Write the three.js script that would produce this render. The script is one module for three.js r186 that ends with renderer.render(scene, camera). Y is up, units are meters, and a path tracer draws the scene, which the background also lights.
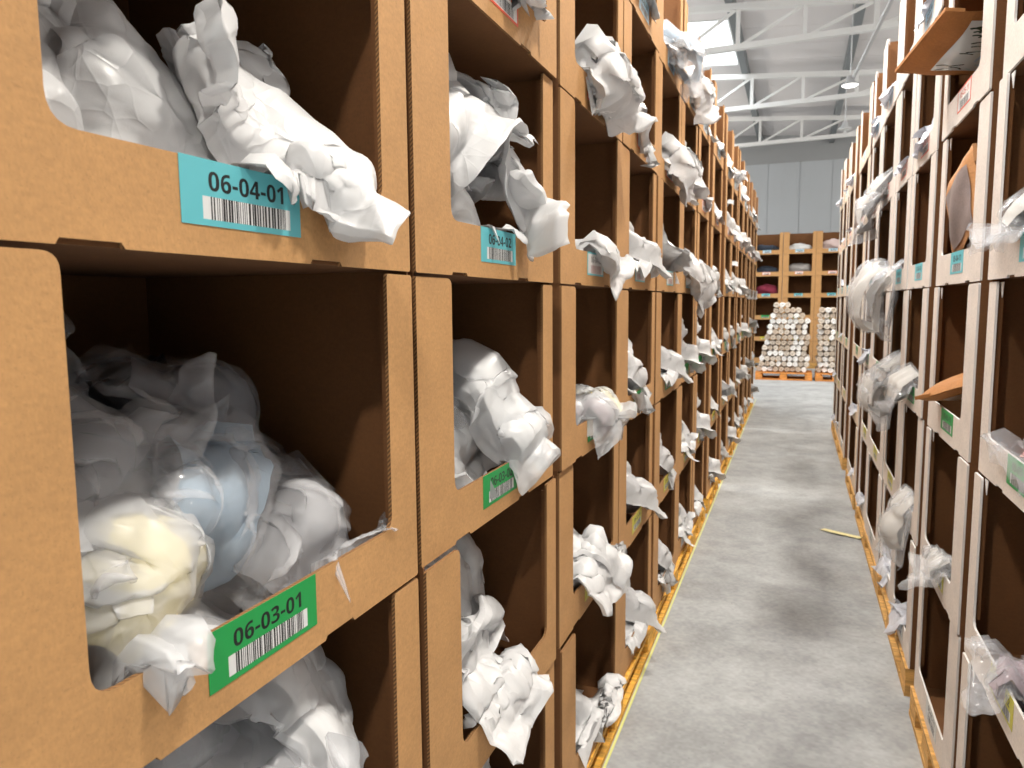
import * as THREE from 'three';
import { mergeGeometries } from 'three/addons/utils/BufferGeometryUtils.js';
import { RectAreaLightUniformsLib } from 'three/addons/lights/RectAreaLightUniformsLib.js';

// ---------------------------------------------------------------- camera, sky, lights, exposure
const scene = new THREE.Scene();
const V3 = (x, y, z) => new THREE.Vector3(x, y, z);
const EYE = 1.625;
const camera = new THREE.PerspectiveCamera(2 * Math.atan(384 / 740) * 180 / Math.PI, 1024 / 768, 0.05, 80);
{
  const back = V3(-284, -82, 740).normalize();                   // the aisle runs along -z, seen a little to the left and downwards
  const up = V3(-54, 6865, 740).normalize(), right = V3().crossVectors(up, back).normalize();
  const m = new THREE.Matrix4().makeBasis(right, up, back);        // world axes in camera space
  camera.quaternion.setFromRotationMatrix(m).invert();
  camera.position.set(0, EYE, 0);
  camera.focus = 1.35;
  camera.userData.fStop = 9;
}
const renderer = new THREE.WebGLRenderer({ antialias: true });
renderer.toneMapping = THREE.LinearToneMapping;
renderer.toneMappingExposure = 0.92;
renderer.shadowMap.enabled = true;
scene.background = new THREE.Color(0.86, 0.93, 1.0);
scene.backgroundIntensity = 3.0;
RectAreaLightUniformsLib.init();
const LAMP = { power: 62, color: new THREE.Color(1.0, 0.94, 0.85), x: 0.86, y: 5.5, z: [2.4, -1.4, -5.0, -8.4, -12.0, -15.1, -18.8] };
const LEFTLAMP = { power: 50, x: -1.15, z: [0.8, -3.0, -6.6, -10.0] };
const HALLFILL = { power: 17 };  // strength of the added fill lamps out of view
const SKYLIGHT = { power: 18, color: new THREE.Color(0.9, 0.96, 1.0), glow: 2.2, x: [-4.6, -1.42], z: [[1.5, -2.5], [-6.8, -10.0], [-15.9, -18.9]] };

// ---------------------------------------------------------------- helpers
function rng(seed) { let a = seed | 0; return () => { a = (a + 0x6d2b79f5) | 0; let t = Math.imul(a ^ (a >>> 15), 1 | a); t = (t + Math.imul(t ^ (t >>> 7), 61 | t)) ^ t; return ((t ^ (t >>> 14)) >>> 0) / 4294967296; }; }
const clamp = (x, a, b) => Math.min(b, Math.max(a, x)), lerp = (a, b, t) => a + (b - a) * t;
const smooth = (a, b, x) => { const t = clamp((x - a) / (b - a), 0, 1); return t * t * (3 - 2 * t); };
const taken = new Map();
function numbered(name) { const n = taken.get(name) ?? 0; taken.set(name, n + 1); return n ? `${name}_${String(n).padStart(3, '0')}` : name; }
function tag(o, label, category, group) { o.userData = { label, category }; if (group) o.userData.group = group; return o; }
function thing(name, label, category, group) { const o = new THREE.Group(); o.name = numbered(name); scene.add(o); return tag(o, label, category, group); }
function shade(o) { o.traverse((c) => { if (c.isMesh) { c.castShadow = true; c.receiveShadow = true; } }); return o; }
function part(name, geometry, material, parent) { const m = new THREE.Mesh(geometry, material); m.name = name; m.castShadow = m.receiveShadow = true; parent.add(m); return m; }
function struct(name, geometry, material, parent = scene) { const m = new THREE.Mesh(geometry, material); m.name = parent === scene ? numbered(name) : name; m.castShadow = m.receiveShadow = true; m.userData = { kind: 'structure' }; parent.add(m); return m; }
// box from corner to corner with uv in metres
function box(x0, x1, y0, y1, z0, z1) {
  const g = new THREE.BoxGeometry(x1 - x0, y1 - y0, z1 - z0); g.translate((x0 + x1) / 2, (y0 + y1) / 2, (z0 + z1) / 2);
  const p = g.attributes.position, n = g.attributes.normal, uv = g.attributes.uv;
  for (let i = 0; i < p.count; i++) {
    const ax = Math.abs(n.getX(i)), ay = Math.abs(n.getY(i));
    if (ax > 0.5) uv.setXY(i, p.getZ(i), p.getY(i)); else if (ay > 0.5) uv.setXY(i, p.getX(i), p.getZ(i)); else uv.setXY(i, p.getX(i), p.getY(i));
  }
  return g;
}
function bar(a, b, w, h) {                                         // rectangular bar between two points
  const d = b.clone().sub(a), g = new THREE.BoxGeometry(w, h, d.length()); g.applyMatrix4(new THREE.Matrix4().lookAt(V3(), d, V3(0, 1, 0.001)).setPosition(a.clone().add(b).multiplyScalar(0.5))); return g;
}

// ---------------------------------------------------------------- noise and textures
function valueNoise(seed, period) {
  const r = rng(seed), g = new Float32Array(period * period); for (let i = 0; i < g.length; i++) g[i] = r();
  return (x, y) => { const xi = Math.floor(x), yi = Math.floor(y), fx = x - xi, fy = y - yi, X = ((xi % period) + period) % period, Y = ((yi % period) + period) % period, X1 = (X + 1) % period, Y1 = (Y + 1) % period, u = fx * fx * (3 - 2 * fx), v = fy * fy * (3 - 2 * fy);
    return lerp(lerp(g[Y * period + X], g[Y * period + X1], u), lerp(g[Y1 * period + X], g[Y1 * period + X1], u), v); };
}
function texture(size, fn, srgb, metres) {
  const data = new Uint8Array(size * size * 4);
  for (let y = 0; y < size; y++) for (let x = 0; x < size; x++) { const c = fn(x / size, y / size), o = (y * size + x) * 4; data[o] = clamp(c[0], 0, 1) * 255; data[o + 1] = clamp(c[1], 0, 1) * 255; data[o + 2] = clamp(c[2], 0, 1) * 255; data[o + 3] = 255; }
  const t = new THREE.DataTexture(data, size, size); t.magFilter = THREE.LinearFilter; t.minFilter = THREE.LinearFilter; t.wrapS = t.wrapT = THREE.RepeatWrapping; t.repeat.set(1 / metres, 1 / metres);
  if (srgb) t.colorSpace = THREE.SRGBColorSpace; t.needsUpdate = true; return t;
}
const n8 = valueNoise(1, 8), n32 = valueNoise(2, 32), n64 = valueNoise(3, 64), n128 = valueNoise(4, 128), n256 = valueNoise(5, 256);
const mul = (c, k) => [c[0] * k, c[1] * k, c[2] * k];
const kraftFn = (base) => (u, v) => {
  const fibre = n256(u * 256, v * 128) * 0.5 + n128(u * 64, v * 128) * 0.5, big = n8(u * 8, v * 8), flute = Math.sin(v * Math.PI * 2 * 64) * 0.002;
  const speck = n256(u * 256 + 31, v * 256) > 0.93 ? -0.07 : 0; return mul(base, 0.93 + 0.1 * fibre + 0.05 * (big - 0.5) + flute + speck);
};
const T = {
  kraft: texture(512, kraftFn([0.80, 0.625, 0.44]), true, 0.5),
  pale: texture(512, kraftFn([0.88, 0.83, 0.79]), true, 0.5),
  kraftBump: texture(512, (u, v) => { const k = 0.5 * n256(u * 256, v * 256) + 0.42 * n64(u * 64, v * 64) + 0.08 * (0.5 + 0.5 * Math.sin(v * Math.PI * 2 * 64)); return [k, k, k]; }, false, 0.5),
  edge: texture(128, (u, v) => { const k = 0.5 + 0.5 * Math.sin((u + v) * Math.PI * 2 * 8), c = [0.66, 0.5, 0.33]; return mul(c, 0.62 + 0.38 * k); }, true, 0.06),
  wood: texture(512, (u, v) => { const g = n64(u * 6 + 0.6 * n8(u * 8, v * 8), v * 64), f = n256(u * 24, v * 256); return mul([0.95, 0.74, 0.40], 0.72 + 0.26 * g + 0.12 * f); }, true, 0.8),
  concrete: texture(1024, (u, v) => { const a = n8(u * 8, v * 8), b = n32(u * 32, v * 32), c = n128(u * 128, v * 128), d = n256(u * 256, v * 256); const k = 0.63 + 0.08 * (a - 0.5) + 0.07 * (b - 0.5) + 0.04 * (c - 0.5) + 0.05 * (d - 0.5) - (n256(u * 200 + 9, v * 200) > 0.965 ? 0.05 : 0); return [k * 0.985, k * 1.0, k * 1.01]; }, true, 3.1),
  concreteRough: texture(512, (u, v) => { const k = 0.60 + 0.16 * n8(u * 8 + 3, v * 8) + 0.12 * n32(u * 32, v * 32) + 0.08 * n128(u * 128, v * 128); return [k, k, k]; }, false, 3.7),
};
// film creases: two layers of folded planes
{
  const r = rng(77), S = 512, cells = [];
  for (const [n, w] of [[26, 1], [90, 0.5]]) { const pts = []; for (let i = 0; i < n; i++) { const a = r() * 6.283; pts.push([r(), r(), Math.cos(a) * (0.5 + r()), Math.sin(a) * (0.5 + r()), r()]); } cells.push([pts, w, Math.sqrt(n)]); }
  T.film = texture(S, (u, v) => {
    let k = 0.5;
    for (const [pts, w, s] of cells) {
      let d1 = 9, best = null, d2 = 9;
      for (const p of pts) { let dx = u - p[0], dy = v - p[1]; dx -= Math.round(dx); dy -= Math.round(dy); const d = dx * dx + dy * dy; if (d < d1) { d2 = d1; d1 = d; best = [dx, dy, p]; } else if (d < d2) d2 = d; }
      const edge = (Math.sqrt(d2) - Math.sqrt(d1)) * s, slope = (best[0] * best[2][2] + best[1] * best[2][3]) * s;
      k += w * (0.26 * slope * clamp(edge * 1.6, 0, 1) + 0.10 * Math.exp(-edge * 9));
    }
    return [k, k, k];
  }, false, 0.34);
}
const std = (o) => new THREE.MeshStandardMaterial(o), phys = (o) => new THREE.MeshPhysicalMaterial(o);
const M = {
  kraft: std({ map: T.kraft, bumpMap: T.kraftBump, bumpScale: 0.00025, roughness: 0.78, color: new THREE.Color(0.92, 0.86, 0.72) }),
  kraftInsideShaded: std({ map: T.kraft, roughness: 0.9, color: new THREE.Color(0.27, 0.19, 0.12) }),  // same kraft, colour darkened to stand in for shade inside the bins
  pale: std({ map: T.pale, bumpMap: T.kraftBump, bumpScale: 0.0003, roughness: 0.6 }),
  edge: std({ map: T.edge, roughness: 0.9, color: new THREE.Color(0.9, 0.8, 0.68) }),
  paleEdge: std({ color: new THREE.Color(0.78, 0.75, 0.72), roughness: 0.8 }),
  wood: std({ map: T.wood, roughness: 0.7, color: new THREE.Color(1.0, 0.92, 0.5) }),
  rawWood: std({ map: T.wood, roughness: 0.8, color: new THREE.Color(0.8, 0.78, 0.88) }),
  concrete: phys({ map: T.concrete, roughnessMap: T.concreteRough, roughness: 0.95, specularIntensity: 0.7 }),
  wall: std({ color: new THREE.Color(0.50, 0.53, 0.56), roughness: 0.7 }),
  roof: std({ color: new THREE.Color(0.84, 0.81, 0.81), roughness: 0.65 }),
  steel: std({ color: new THREE.Color(0.86, 0.86, 0.85), roughness: 0.5 }),
  purlin: std({ color: new THREE.Color(0.20, 0.22, 0.23), roughness: 0.5 }),
  housing: std({ color: new THREE.Color(0.7, 0.71, 0.72), roughness: 0.4, metalness: 0.3 }),
  lensOn: std({ color: new THREE.Color(1, 1, 1), emissive: new THREE.Color(1, 0.98, 0.92), emissiveIntensity: 3.5, roughness: 0.4 }),
  lensOff: std({ color: new THREE.Color(0.9, 0.9, 0.88), roughness: 0.35 }),
  skyPanel: std({ color: new THREE.Color(0.9, 0.95, 1), emissive: new THREE.Color(0.9, 0.97, 1), emissiveIntensity: SKYLIGHT.glow, roughness: 0.6 }),
  yellow: std({ color: new THREE.Color(0.60, 0.62, 0.22), roughness: 0.6 }),
  strap: std({ color: new THREE.Color(0.80, 0.72, 0.38), roughness: 0.5 }),
};

// ---------------------------------------------------------------- the hall
const ROOF0 = 7.1, ROOFS = -0.077, roofY = (x) => ROOF0 + ROOFS * x;
{
  const X0 = -11, X1 = 11, Z0 = 6, Z1 = -27;
  struct('floor', box(X0, X1, -0.15, 0, Z1, Z0), M.concrete);
  struct('wall_back', box(X0, X1, 0, 9, Z1 - 0.2, Z1), M.wall);
  struct('wall_front', box(X0, X1, 0, 9, Z0, Z0 + 0.2), M.wall);
  struct('wall_left', box(X0 - 0.2, X0, 0, 9, Z1 - 0.2, Z0 + 0.2), M.wall);
  struct('wall_right', box(X1, X1 + 0.2, 0, 9, Z1 - 0.2, Z0 + 0.2), M.wall);
  // roof of sheets that lie between the skylights, sloping down to the right
  const ceiling = new THREE.Group(); ceiling.name = 'ceiling'; ceiling.userData = { kind: 'structure' }; scene.add(ceiling);
  const sheet = (x0, x1, z0, z1, name = 'roof_sheet', mat = M.roof, t = 0.12, drop = 0) => {
    const s = new THREE.Shape([new THREE.Vector2(x0, roofY(x0) - drop), new THREE.Vector2(x1, roofY(x1) - drop), new THREE.Vector2(x1, roofY(x1) + t), new THREE.Vector2(x0, roofY(x0) + t)]);
    const g = new THREE.ExtrudeGeometry(s, { depth: z0 - z1, bevelEnabled: false }); g.translate(0, 0, z1); return part(name, g, mat, ceiling);
  };
  const [sx0, sx1] = SKYLIGHT.x; let z = Z0 + 0.2; const step = 1.08;
  const run = (za, zb, xa, xb) => { for (let k = za; k > zb + 0.01; k -= step) { const e = Math.max(zb, k - step); sheet(xa, xb, k, e + (e > zb ? 0.012 : 0)); } };
  run(Z0 + 0.2, Z1 - 0.2, sx1, X1 + 0.2); run(Z0 + 0.2, Z1 - 0.2, X0 - 0.2, sx0);
  for (const [a, b] of SKYLIGHT.z) { run(z, a, sx0, sx1); z = b; } run(z, Z1 - 0.2, sx0, sx1);
  sheet(X0 - 0.2, X1 + 0.2, Z0 + 0.2, Z1 - 0.2, 'roof_deck', M.roof, 0.2, -0.125);
  SKYLIGHT.z.forEach(([a, b], i) => {
    const w = thing('skylight', ['bright roof skylight panel above the aisle start', 'bright roof skylight panel over the middle of the racks', 'glowing white skylight panel in the roof above the left rack'][i], 'skylight', 'roof skylights');
    const s = new THREE.Shape([new THREE.Vector2(sx0, roofY(sx0) + 0.04), new THREE.Vector2(sx1, roofY(sx1) + 0.04), new THREE.Vector2(sx1, roofY(sx1) + 0.08), new THREE.Vector2(sx0, roofY(sx0) + 0.08)]);
    const g = new THREE.ExtrudeGeometry(s, { depth: a - b, bevelEnabled: false }); g.translate(0, 0, b); part('glazing', g, M.skyPanel, w);
    const f = []; for (const [p, q] of [[sx0, sx1]]) { for (const zz of [a, b]) f.push(bar(V3(p, roofY(p) + 0.03, zz), V3(q, roofY(q) + 0.03, zz), 0.06, 0.09)); for (const x of [p, q]) f.push(bar(V3(x, roofY(x) + 0.03, a), V3(x, roofY(x) + 0.03, b), 0.06, 0.09)); }
    part('glazing_frame', mergeGeometries(f), M.steel, w);
    const l = new THREE.RectAreaLight(SKYLIGHT.color, SKYLIGHT.power, sx1 - sx0 - 0.1, a - b - 0.1);
    l.position.set((sx0 + sx1) / 2, roofY((sx0 + sx1) / 2) + 0.02, (a + b) / 2); l.rotation.set(-Math.PI / 2, 0, 0); l.rotation.order = 'ZXY'; l.rotation.z = 0; scene.add(l);
  });
  // trusses across the hall and purlins along it
  for (const tz of [-1.35, -5.7, -10.05, -14.4, -18.8, -23.1]) {
    const t = new THREE.Group(); t.name = numbered('roof_truss'); t.userData = { kind: 'structure' }; scene.add(t);
    const lo = (x) => 6.2 + 0.02 * x, hi = (x) => 6.78 - 0.077 * x;
    part('bottom_chord', bar(V3(X0, lo(X0), tz), V3(X1, lo(X1), tz), 0.11, 0.1), M.steel, t);
    part('top_chord', bar(V3(X0, hi(X0), tz), V3(X1, hi(X1), tz), 0.12, 0.11), M.steel, t);
    for (let k = -7; k < 7; k++) { const x = k * 1.12;
      if (hi(x) - lo(x) < 0.2) continue;
      part('post', bar(V3(x, lo(x), tz), V3(x, hi(x), tz + 0.001), 0.07, 0.08), M.steel, t);
      if (hi(x + 1.12) - lo(x + 1.12) > 0.2) part('brace', bar(V3(x + 0.06, lo(x) + 0.03, tz), V3(x + 1.06, hi(x + 1.12) - 0.05, tz), 0.045, 0.05), M.steel, t);
    }
  }
  for (const px of [-5.6, -3.4, -1.28, 0.92, 3.1, 5.3]) struct('purlin', box(px - 0.07, px + 0.07, hi0(px), roofY(px), Z1, Z0), M.purlin);
  function hi0(x) { return 6.84 - 0.077 * x; }
  // girt and ribs on the far wall
  struct('trim_1', box(X0, X1, 3.32, 3.40, Z1 + 0.0, Z1 + 0.08), M.purlin);
  for (let x = -6; x < 6; x += 1.0) struct('wall_panel', box(x, x + 0.985, 0.0, 6.25, Z1 + 0.0, Z1 + 0.03), M.wall);
  struct('gable_panel', box(X0, X1, 6.25, 8, Z1, Z1 + 0.05), std({ color: new THREE.Color(0.36, 0.37, 0.38), roughness: 0.6 }));
  // painted line along the left pallets
  struct('floor_marking', box(-0.584, -0.575, 0, 0.003, -13.0, -0.2), M.yellow);
}

// ---------------------------------------------------------------- lamps
LAMP.z.forEach((z, i) => {
  const on = i !== 4 && i !== 6, y = i === 4 ? 5.62 : LAMP.y, x = [0.86, 0.86, 0.86, 0.86, 1.36, 0.79, 0.91][i];
  const t = thing('added_fill_lamp', ['round ceiling lamp above the aisle start', 'round ceiling lamp above the nearest boxes', 'round ceiling lamp above the second pallet', 'round ceiling lamp high above the aisle middle', 'unlit round ceiling lamp at the upper frame edge', 'lit round ceiling lamp glowing above the right rack', 'small unlit ceiling lamp nearest to the far wall'][i], 'lamp', 'round lamps hung above the aisle');
  t.position.set(x, y, z);
  part('housing', new THREE.LatheGeometry([[0.001, 0.16], [0.06, 0.16], [0.07, 0.06], [0.135, 0.025], [0.145, 0.0], [0.138, -0.005]].map((p) => new THREE.Vector2(...p)), 28), M.housing, t);
  part('lens', new THREE.LatheGeometry([[0.137, -0.004], [0.1, -0.025], [0.001, -0.036]].map((p) => new THREE.Vector2(...p)), 28), on ? M.lensOn : M.lensOff, t);
  part('suspension', new THREE.CylinderGeometry(0.012, 0.012, roofY(x) - y - 0.16, 8).translate(0, (roofY(x) - y + 0.16) / 2, 0), M.housing, t);
  if (!on) return;
  const l = new THREE.SpotLight(LAMP.color, LAMP.power, 0, 1.35, 0.35, 2); l.position.set(x, y - 0.06, z); l.target.position.set(x, 0, z); l.castShadow = true; l.shadow.radius = 7; scene.add(l, l.target);
});
for (const [x, z, where] of [[-5.2, -3, 'beside the skylight'], [-5.2, -10, 'left of the left rack'], [-5.2, -17, 'far left of the rack end'], [-4.2, -22.5, 'near the far wall on the left'], [5.2, -3, 'right of the nearest bins'], [5.2, -10, 'right of the right rack'], [5.2, -17, 'far right of the rack end'], [4.2, -22.5, 'near the far wall on the right']]) {  // unseen fill lamps, added to brighten the roof and far wall
  const t = thing('added_fill_lamp', `added unseen fill lamp hung low ${where}`, 'lamp', 'unseen fill lamps added over the hall'), y = 5.3; t.position.set(x, y, z);
  part('housing', new THREE.LatheGeometry([[0.001, 0.14], [0.05, 0.14], [0.06, 0.02], [0.07, 0.0]].map((p) => new THREE.Vector2(...p)), 20), M.housing, t);
  part('lens', new THREE.SphereGeometry(0.15, 20, 12).translate(0, -0.13, 0), M.lensOn, t);
  part('suspension', new THREE.CylinderGeometry(0.012, 0.012, roofY(x) - y - 0.14, 8).translate(0, (roofY(x) - y + 0.14) / 2, 0), M.housing, t);
  const l = new THREE.PointLight(LAMP.color, HALLFILL.power, 0, 2); l.position.set(x, y - 0.13, z); l.castShadow = true; l.shadow.radius = 7; scene.add(l);
}
LEFTLAMP.z.forEach((z, i) => {
  const t = thing('added_fill_lamp', `${['first', 'second', 'third', 'fourth'][i]} round lamp hung above the left rack, counted from the aisle start`, 'lamp', 'round lamps hung above the left rack'), x = LEFTLAMP.x, y = LAMP.y; t.position.set(x, y, z);
  part('housing', new THREE.LatheGeometry([[0.001, 0.16], [0.06, 0.16], [0.07, 0.06], [0.135, 0.025], [0.145, 0.0], [0.138, -0.005]].map((p) => new THREE.Vector2(...p)), 28), M.housing, t);
  part('lens', new THREE.LatheGeometry([[0.137, -0.004], [0.1, -0.025], [0.001, -0.036]].map((p) => new THREE.Vector2(...p)), 28), M.lensOn, t);
  part('suspension', new THREE.CylinderGeometry(0.012, 0.012, roofY(x) - y - 0.16, 8).translate(0, (roofY(x) - y + 0.16) / 2, 0), M.housing, t);
  const l = new THREE.SpotLight(LAMP.color, LEFTLAMP.power, 0, 1.35, 0.35, 2); l.position.set(x, y - 0.06, z); l.target.position.set(x, 0, z); l.castShadow = true; l.shadow.radius = 7; scene.add(l, l.target);
});
{ const t = struct('cable_tray', bar(V3(1.20, 5.62, -9.4), V3(0.82, 5.62, -15.4), 0.045, 0.045), M.housing); t.userData.kind = 'structure'; }

// ---------------------------------------------------------------- labels
const LEVEL = [null, ['#c9c9c6', 'white'], ['#c8c02c', 'yellow'], ['#1f9a4c', 'green'], ['#62bcc6', 'blue'], ['#e2583a', 'orange'], ['#a9cfe2', 'pale blue']];
// one printed sheet holds the far labels, the six readable ones have a sheet of their own
function drawLabel(g, ox, oy, W, H, aisle, level, column) {
  g.save(); g.translate(ox, oy); g.beginPath(); g.rect(0, 0, W, H); g.clip();
  g.fillStyle = LEVEL[level][0]; g.fillRect(0, 0, W, H);
  const framed = level === 5, grey = aisle === '06' && level === 4 && column > 2;
  if (framed || grey) { g.fillStyle = '#e4e0dc'; g.fillRect(W * 0.04, H * 0.08, W * 0.92, H * 0.84); }
  g.fillStyle = framed ? '#c8472e' : grey ? '#8d8a88' : '#16181a'; g.textAlign = 'center'; g.textBaseline = 'middle';
  g.font = `bold ${Math.round(H * 0.40)}px sans-serif`; g.save(); g.translate(W * 0.53, H * 0.32); g.scale(1.18, 1.0); g.fillText(`${aisle}-${String(level).padStart(2, '0')}-${String(column).padStart(2, '0')}`, 0, 0); g.restore();
  g.fillStyle = '#dedede'; g.fillRect(W * 0.155, H * 0.555, W * 0.74, H * 0.345);
  const r = rng(level * 97 + column * 13 + (aisle === '06' ? 0 : 5)); let x = W * 0.215; const end = W * 0.85, unit = W * 0.0052;
  while (x < end) { const b = unit * (1 + Math.floor(r() * 3)); g.fillStyle = grey ? '#b3837c' : '#18181a'; g.fillRect(x, H * 0.555, Math.min(b, end - x), H * 0.345); x += b + unit * (1 + Math.floor(r() * 2.6)); }
  g.restore();
}
function sheetMaterial(w, h) { const c = document.createElement('canvas'); c.width = w; c.height = h; const t = new THREE.CanvasTexture(c); t.colorSpace = THREE.SRGBColorSpace; t.anisotropy = 8; return { c, g: c.getContext('2d'), m: std({ map: t, roughness: 0.45 }) }; }
const sheets = { far: sheetMaterial(2048, 1104), near: sheetMaterial(1280, 1362) }, sheetUse = { far: 0, near: 0 };
function labelPrint(aisle, level, column) {                         // material and place on the sheet
  const k = aisle === '06' && column <= 2 ? 'near' : 'far', S = sheets[k], [W, H, per] = k === 'near' ? [640, 227, 2] : [160, 56, 12], n = sheetUse[k]++, x = (n % per) * W, y = Math.floor(n / per) * H;
  drawLabel(S.g, x, y, W, H, aisle, level, column);
  return { m: S.m, u0: (x + 0.5) / S.c.width, u1: (x + W - 0.5) / S.c.width, v0: 1 - (y + H - 0.5) / S.c.height, v1: 1 - (y + 0.5) / S.c.height };
}
function labelGeometry(G, L) { const g = G.label.clone(), uv = g.attributes.uv; for (let i = 0; i < uv.count; i++) uv.setXY(i, lerp(L.u0, L.u1, uv.getX(i)), lerp(L.v0, L.v1, uv.getY(i))); return g; }

// ---------------------------------------------------------------- storage bins
// A bin stands at its near front lower corner: x runs into the rack (negative on the left), z along the aisle, the front on x = 0.
const BW = 0.752, BH = 0.514, BD = 0.58, LIP = 0.105, WIDE = 0.14, NARROW = 0.078, TH = 0.006;
function frontShape() {
  const s = new THREE.Shape(), r = 0.018, notch = (x0, x1) => { s.lineTo(x0, 0); s.lineTo(x0 + 0.004, 0.006); s.lineTo(x1 - 0.004, 0.006); s.lineTo(x1, 0); };
  s.moveTo(0.003, 0); notch(0.14, 0.21); notch(0.49, 0.56); s.lineTo(BW - 0.003, 0); s.lineTo(BW, 0.003); s.lineTo(BW, BH - 0.004); s.lineTo(BW - 0.004, BH);
  s.lineTo(BW - NARROW + 0.006, BH); s.quadraticCurveTo(BW - NARROW, BH, BW - NARROW, BH - 0.01); s.lineTo(BW - NARROW - 0.002, LIP + r * 1.6); s.quadraticCurveTo(BW - NARROW, LIP, BW - NARROW - r * 1.6, LIP);
  s.lineTo(WIDE + r * 1.6, LIP - 0.003); s.quadraticCurveTo(WIDE, LIP - 0.003, WIDE, LIP + r * 1.5); s.lineTo(WIDE, BH - r); s.quadraticCurveTo(WIDE, BH, WIDE - r, BH); s.lineTo(0.006, BH); s.quadraticCurveTo(0, BH, 0, BH - 0.006); s.lineTo(0, 0.003);
  return s;
}
function mirrorX(g) { const p = g.attributes.position, n = g.attributes.normal; for (let i = 0; i < p.count; i++) { p.setX(i, -p.getX(i)); n.setX(i, -n.getX(i)); }
  if (g.index) { const a = g.index.array; for (let i = 0; i < a.length; i += 3) [a[i], a[i + 1]] = [a[i + 1], a[i]]; } else for (const k of Object.keys(g.attributes)) { const at = g.attributes[k], s = at.itemSize; for (let i = 0; i < at.count; i += 3) for (let c = 0; c < s; c++) { const t = at.array[i * s + c]; at.array[i * s + c] = at.array[(i + 1) * s + c]; at.array[(i + 1) * s + c] = t; } } return g; }
function binGeometries() {
  // front in (u, y) extruded by its thickness, then turned so that u runs along -z and the outside looks along +x
  const f = new THREE.ExtrudeGeometry(frontShape(), { depth: TH, bevelEnabled: false, curveSegments: 5 }); f.rotateY(Math.PI / 2); f.translate(-TH, 0, 0);
  const D = BD;
  return {
    front: f,
    sideNear: box(-D, -TH, 0, BH + 0.0065, -TH, 0), sideFar: box(-D, -TH, 0, BH + 0.0065, -BW, -BW + TH),
    back: box(-D, -D + TH, 0, BH + 0.0065, -BW + TH, -TH), bottom: box(-D + TH, -TH, 0.001, 0.001 + TH, -BW + TH, -TH),
    flap: box(-0.02, -TH, LIP + 0.012, BH - 0.02, -BW + 0.063, -BW + 0.067),
    label: box(0.0002, 0.0008, -0.0355, 0.0355, -0.1, 0.1), tab: new THREE.ExtrudeGeometry(new THREE.Shape([new THREE.Vector2(0, 0), new THREE.Vector2(0.034, 0), new THREE.Vector2(0.012, -0.04)]), { depth: 0.002, bevelEnabled: false }),
  };
}
const GL = binGeometries();
{ const uv = GL.label.attributes.uv, p = GL.label.attributes.position; for (let i = 0; i < p.count; i++) uv.setXY(i, 0.5 - p.getZ(i) / 0.2, 0.5 + p.getY(i) / 0.071); }
GL.tab.rotateY(Math.PI / 2);
const GR = Object.fromEntries(Object.entries(GL).map(([k, g]) => [k, mirrorX(g.clone())]));
{ const uv = GR.label.attributes.uv, p = GR.label.attributes.position; for (let i = 0; i < p.count; i++) uv.setXY(i, 0.5 + p.getZ(i) / 0.2, 0.5 + p.getY(i) / 0.071); }
function makeBin(G, face, faceEdge, walls) {
  const b = new THREE.Group();
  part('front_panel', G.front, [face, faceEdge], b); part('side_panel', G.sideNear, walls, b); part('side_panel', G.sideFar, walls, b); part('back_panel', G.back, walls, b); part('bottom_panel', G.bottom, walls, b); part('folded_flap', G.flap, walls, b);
  return b;
}
const BIN = { left: makeBin(GL, M.kraft, M.edge, M.kraftInsideShaded), right: makeBin(GR, M.pale, M.paleEdge, M.kraftInsideShaded), rightFar: makeBin(GR, std({ map: T.pale, roughness: 0.65, color: new THREE.Color(1, 0.9, 0.74) }), M.paleEdge, M.kraftInsideShaded) };
const ORD = ['', 'first', 'second', 'third', 'fourth', 'fifth', 'sixth', 'seventh', 'eighth', 'ninth', 'tenth', 'eleventh', 'twelfth', 'thirteenth', 'fourteenth', 'fifteenth', 'sixteenth', 'seventeenth', 'eighteenth', 'nineteenth', 'twentieth'];
const ROWNAME = ['', 'bottom', 'yellow-label', 'green-label', 'blue-label', 'orange-label', 'top'];
const rowY = (k) => 0.12 + 0.52 * (k - 1);
const LX = -0.60, RX = 0.48;
const LCOL = [[0.322, 1.106], [1.127, 1.89], [1.94, 2.70], [2.703, 3.41], [3.413, 4.165], [4.17, 4.88], [4.885, 5.52], [5.76, 6.55], [6.78, 7.5], [7.51, 8.25], [8.4, 9.12], [9.13, 9.85], [10.0, 10.72], [10.73, 11.45], [11.6, 12.3]];
const RCOL = [[1.58, 2.336], [2.43, 3.146], [3.29, 3.91], [3.915, 4.52], [4.53, 5.38], [5.39, 6.06], [6.25, 7.25], [7.73, 8.55], [8.7, 9.45], [9.5, 10.2]];
const jit = rng(5), BINS = new Map();
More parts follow.
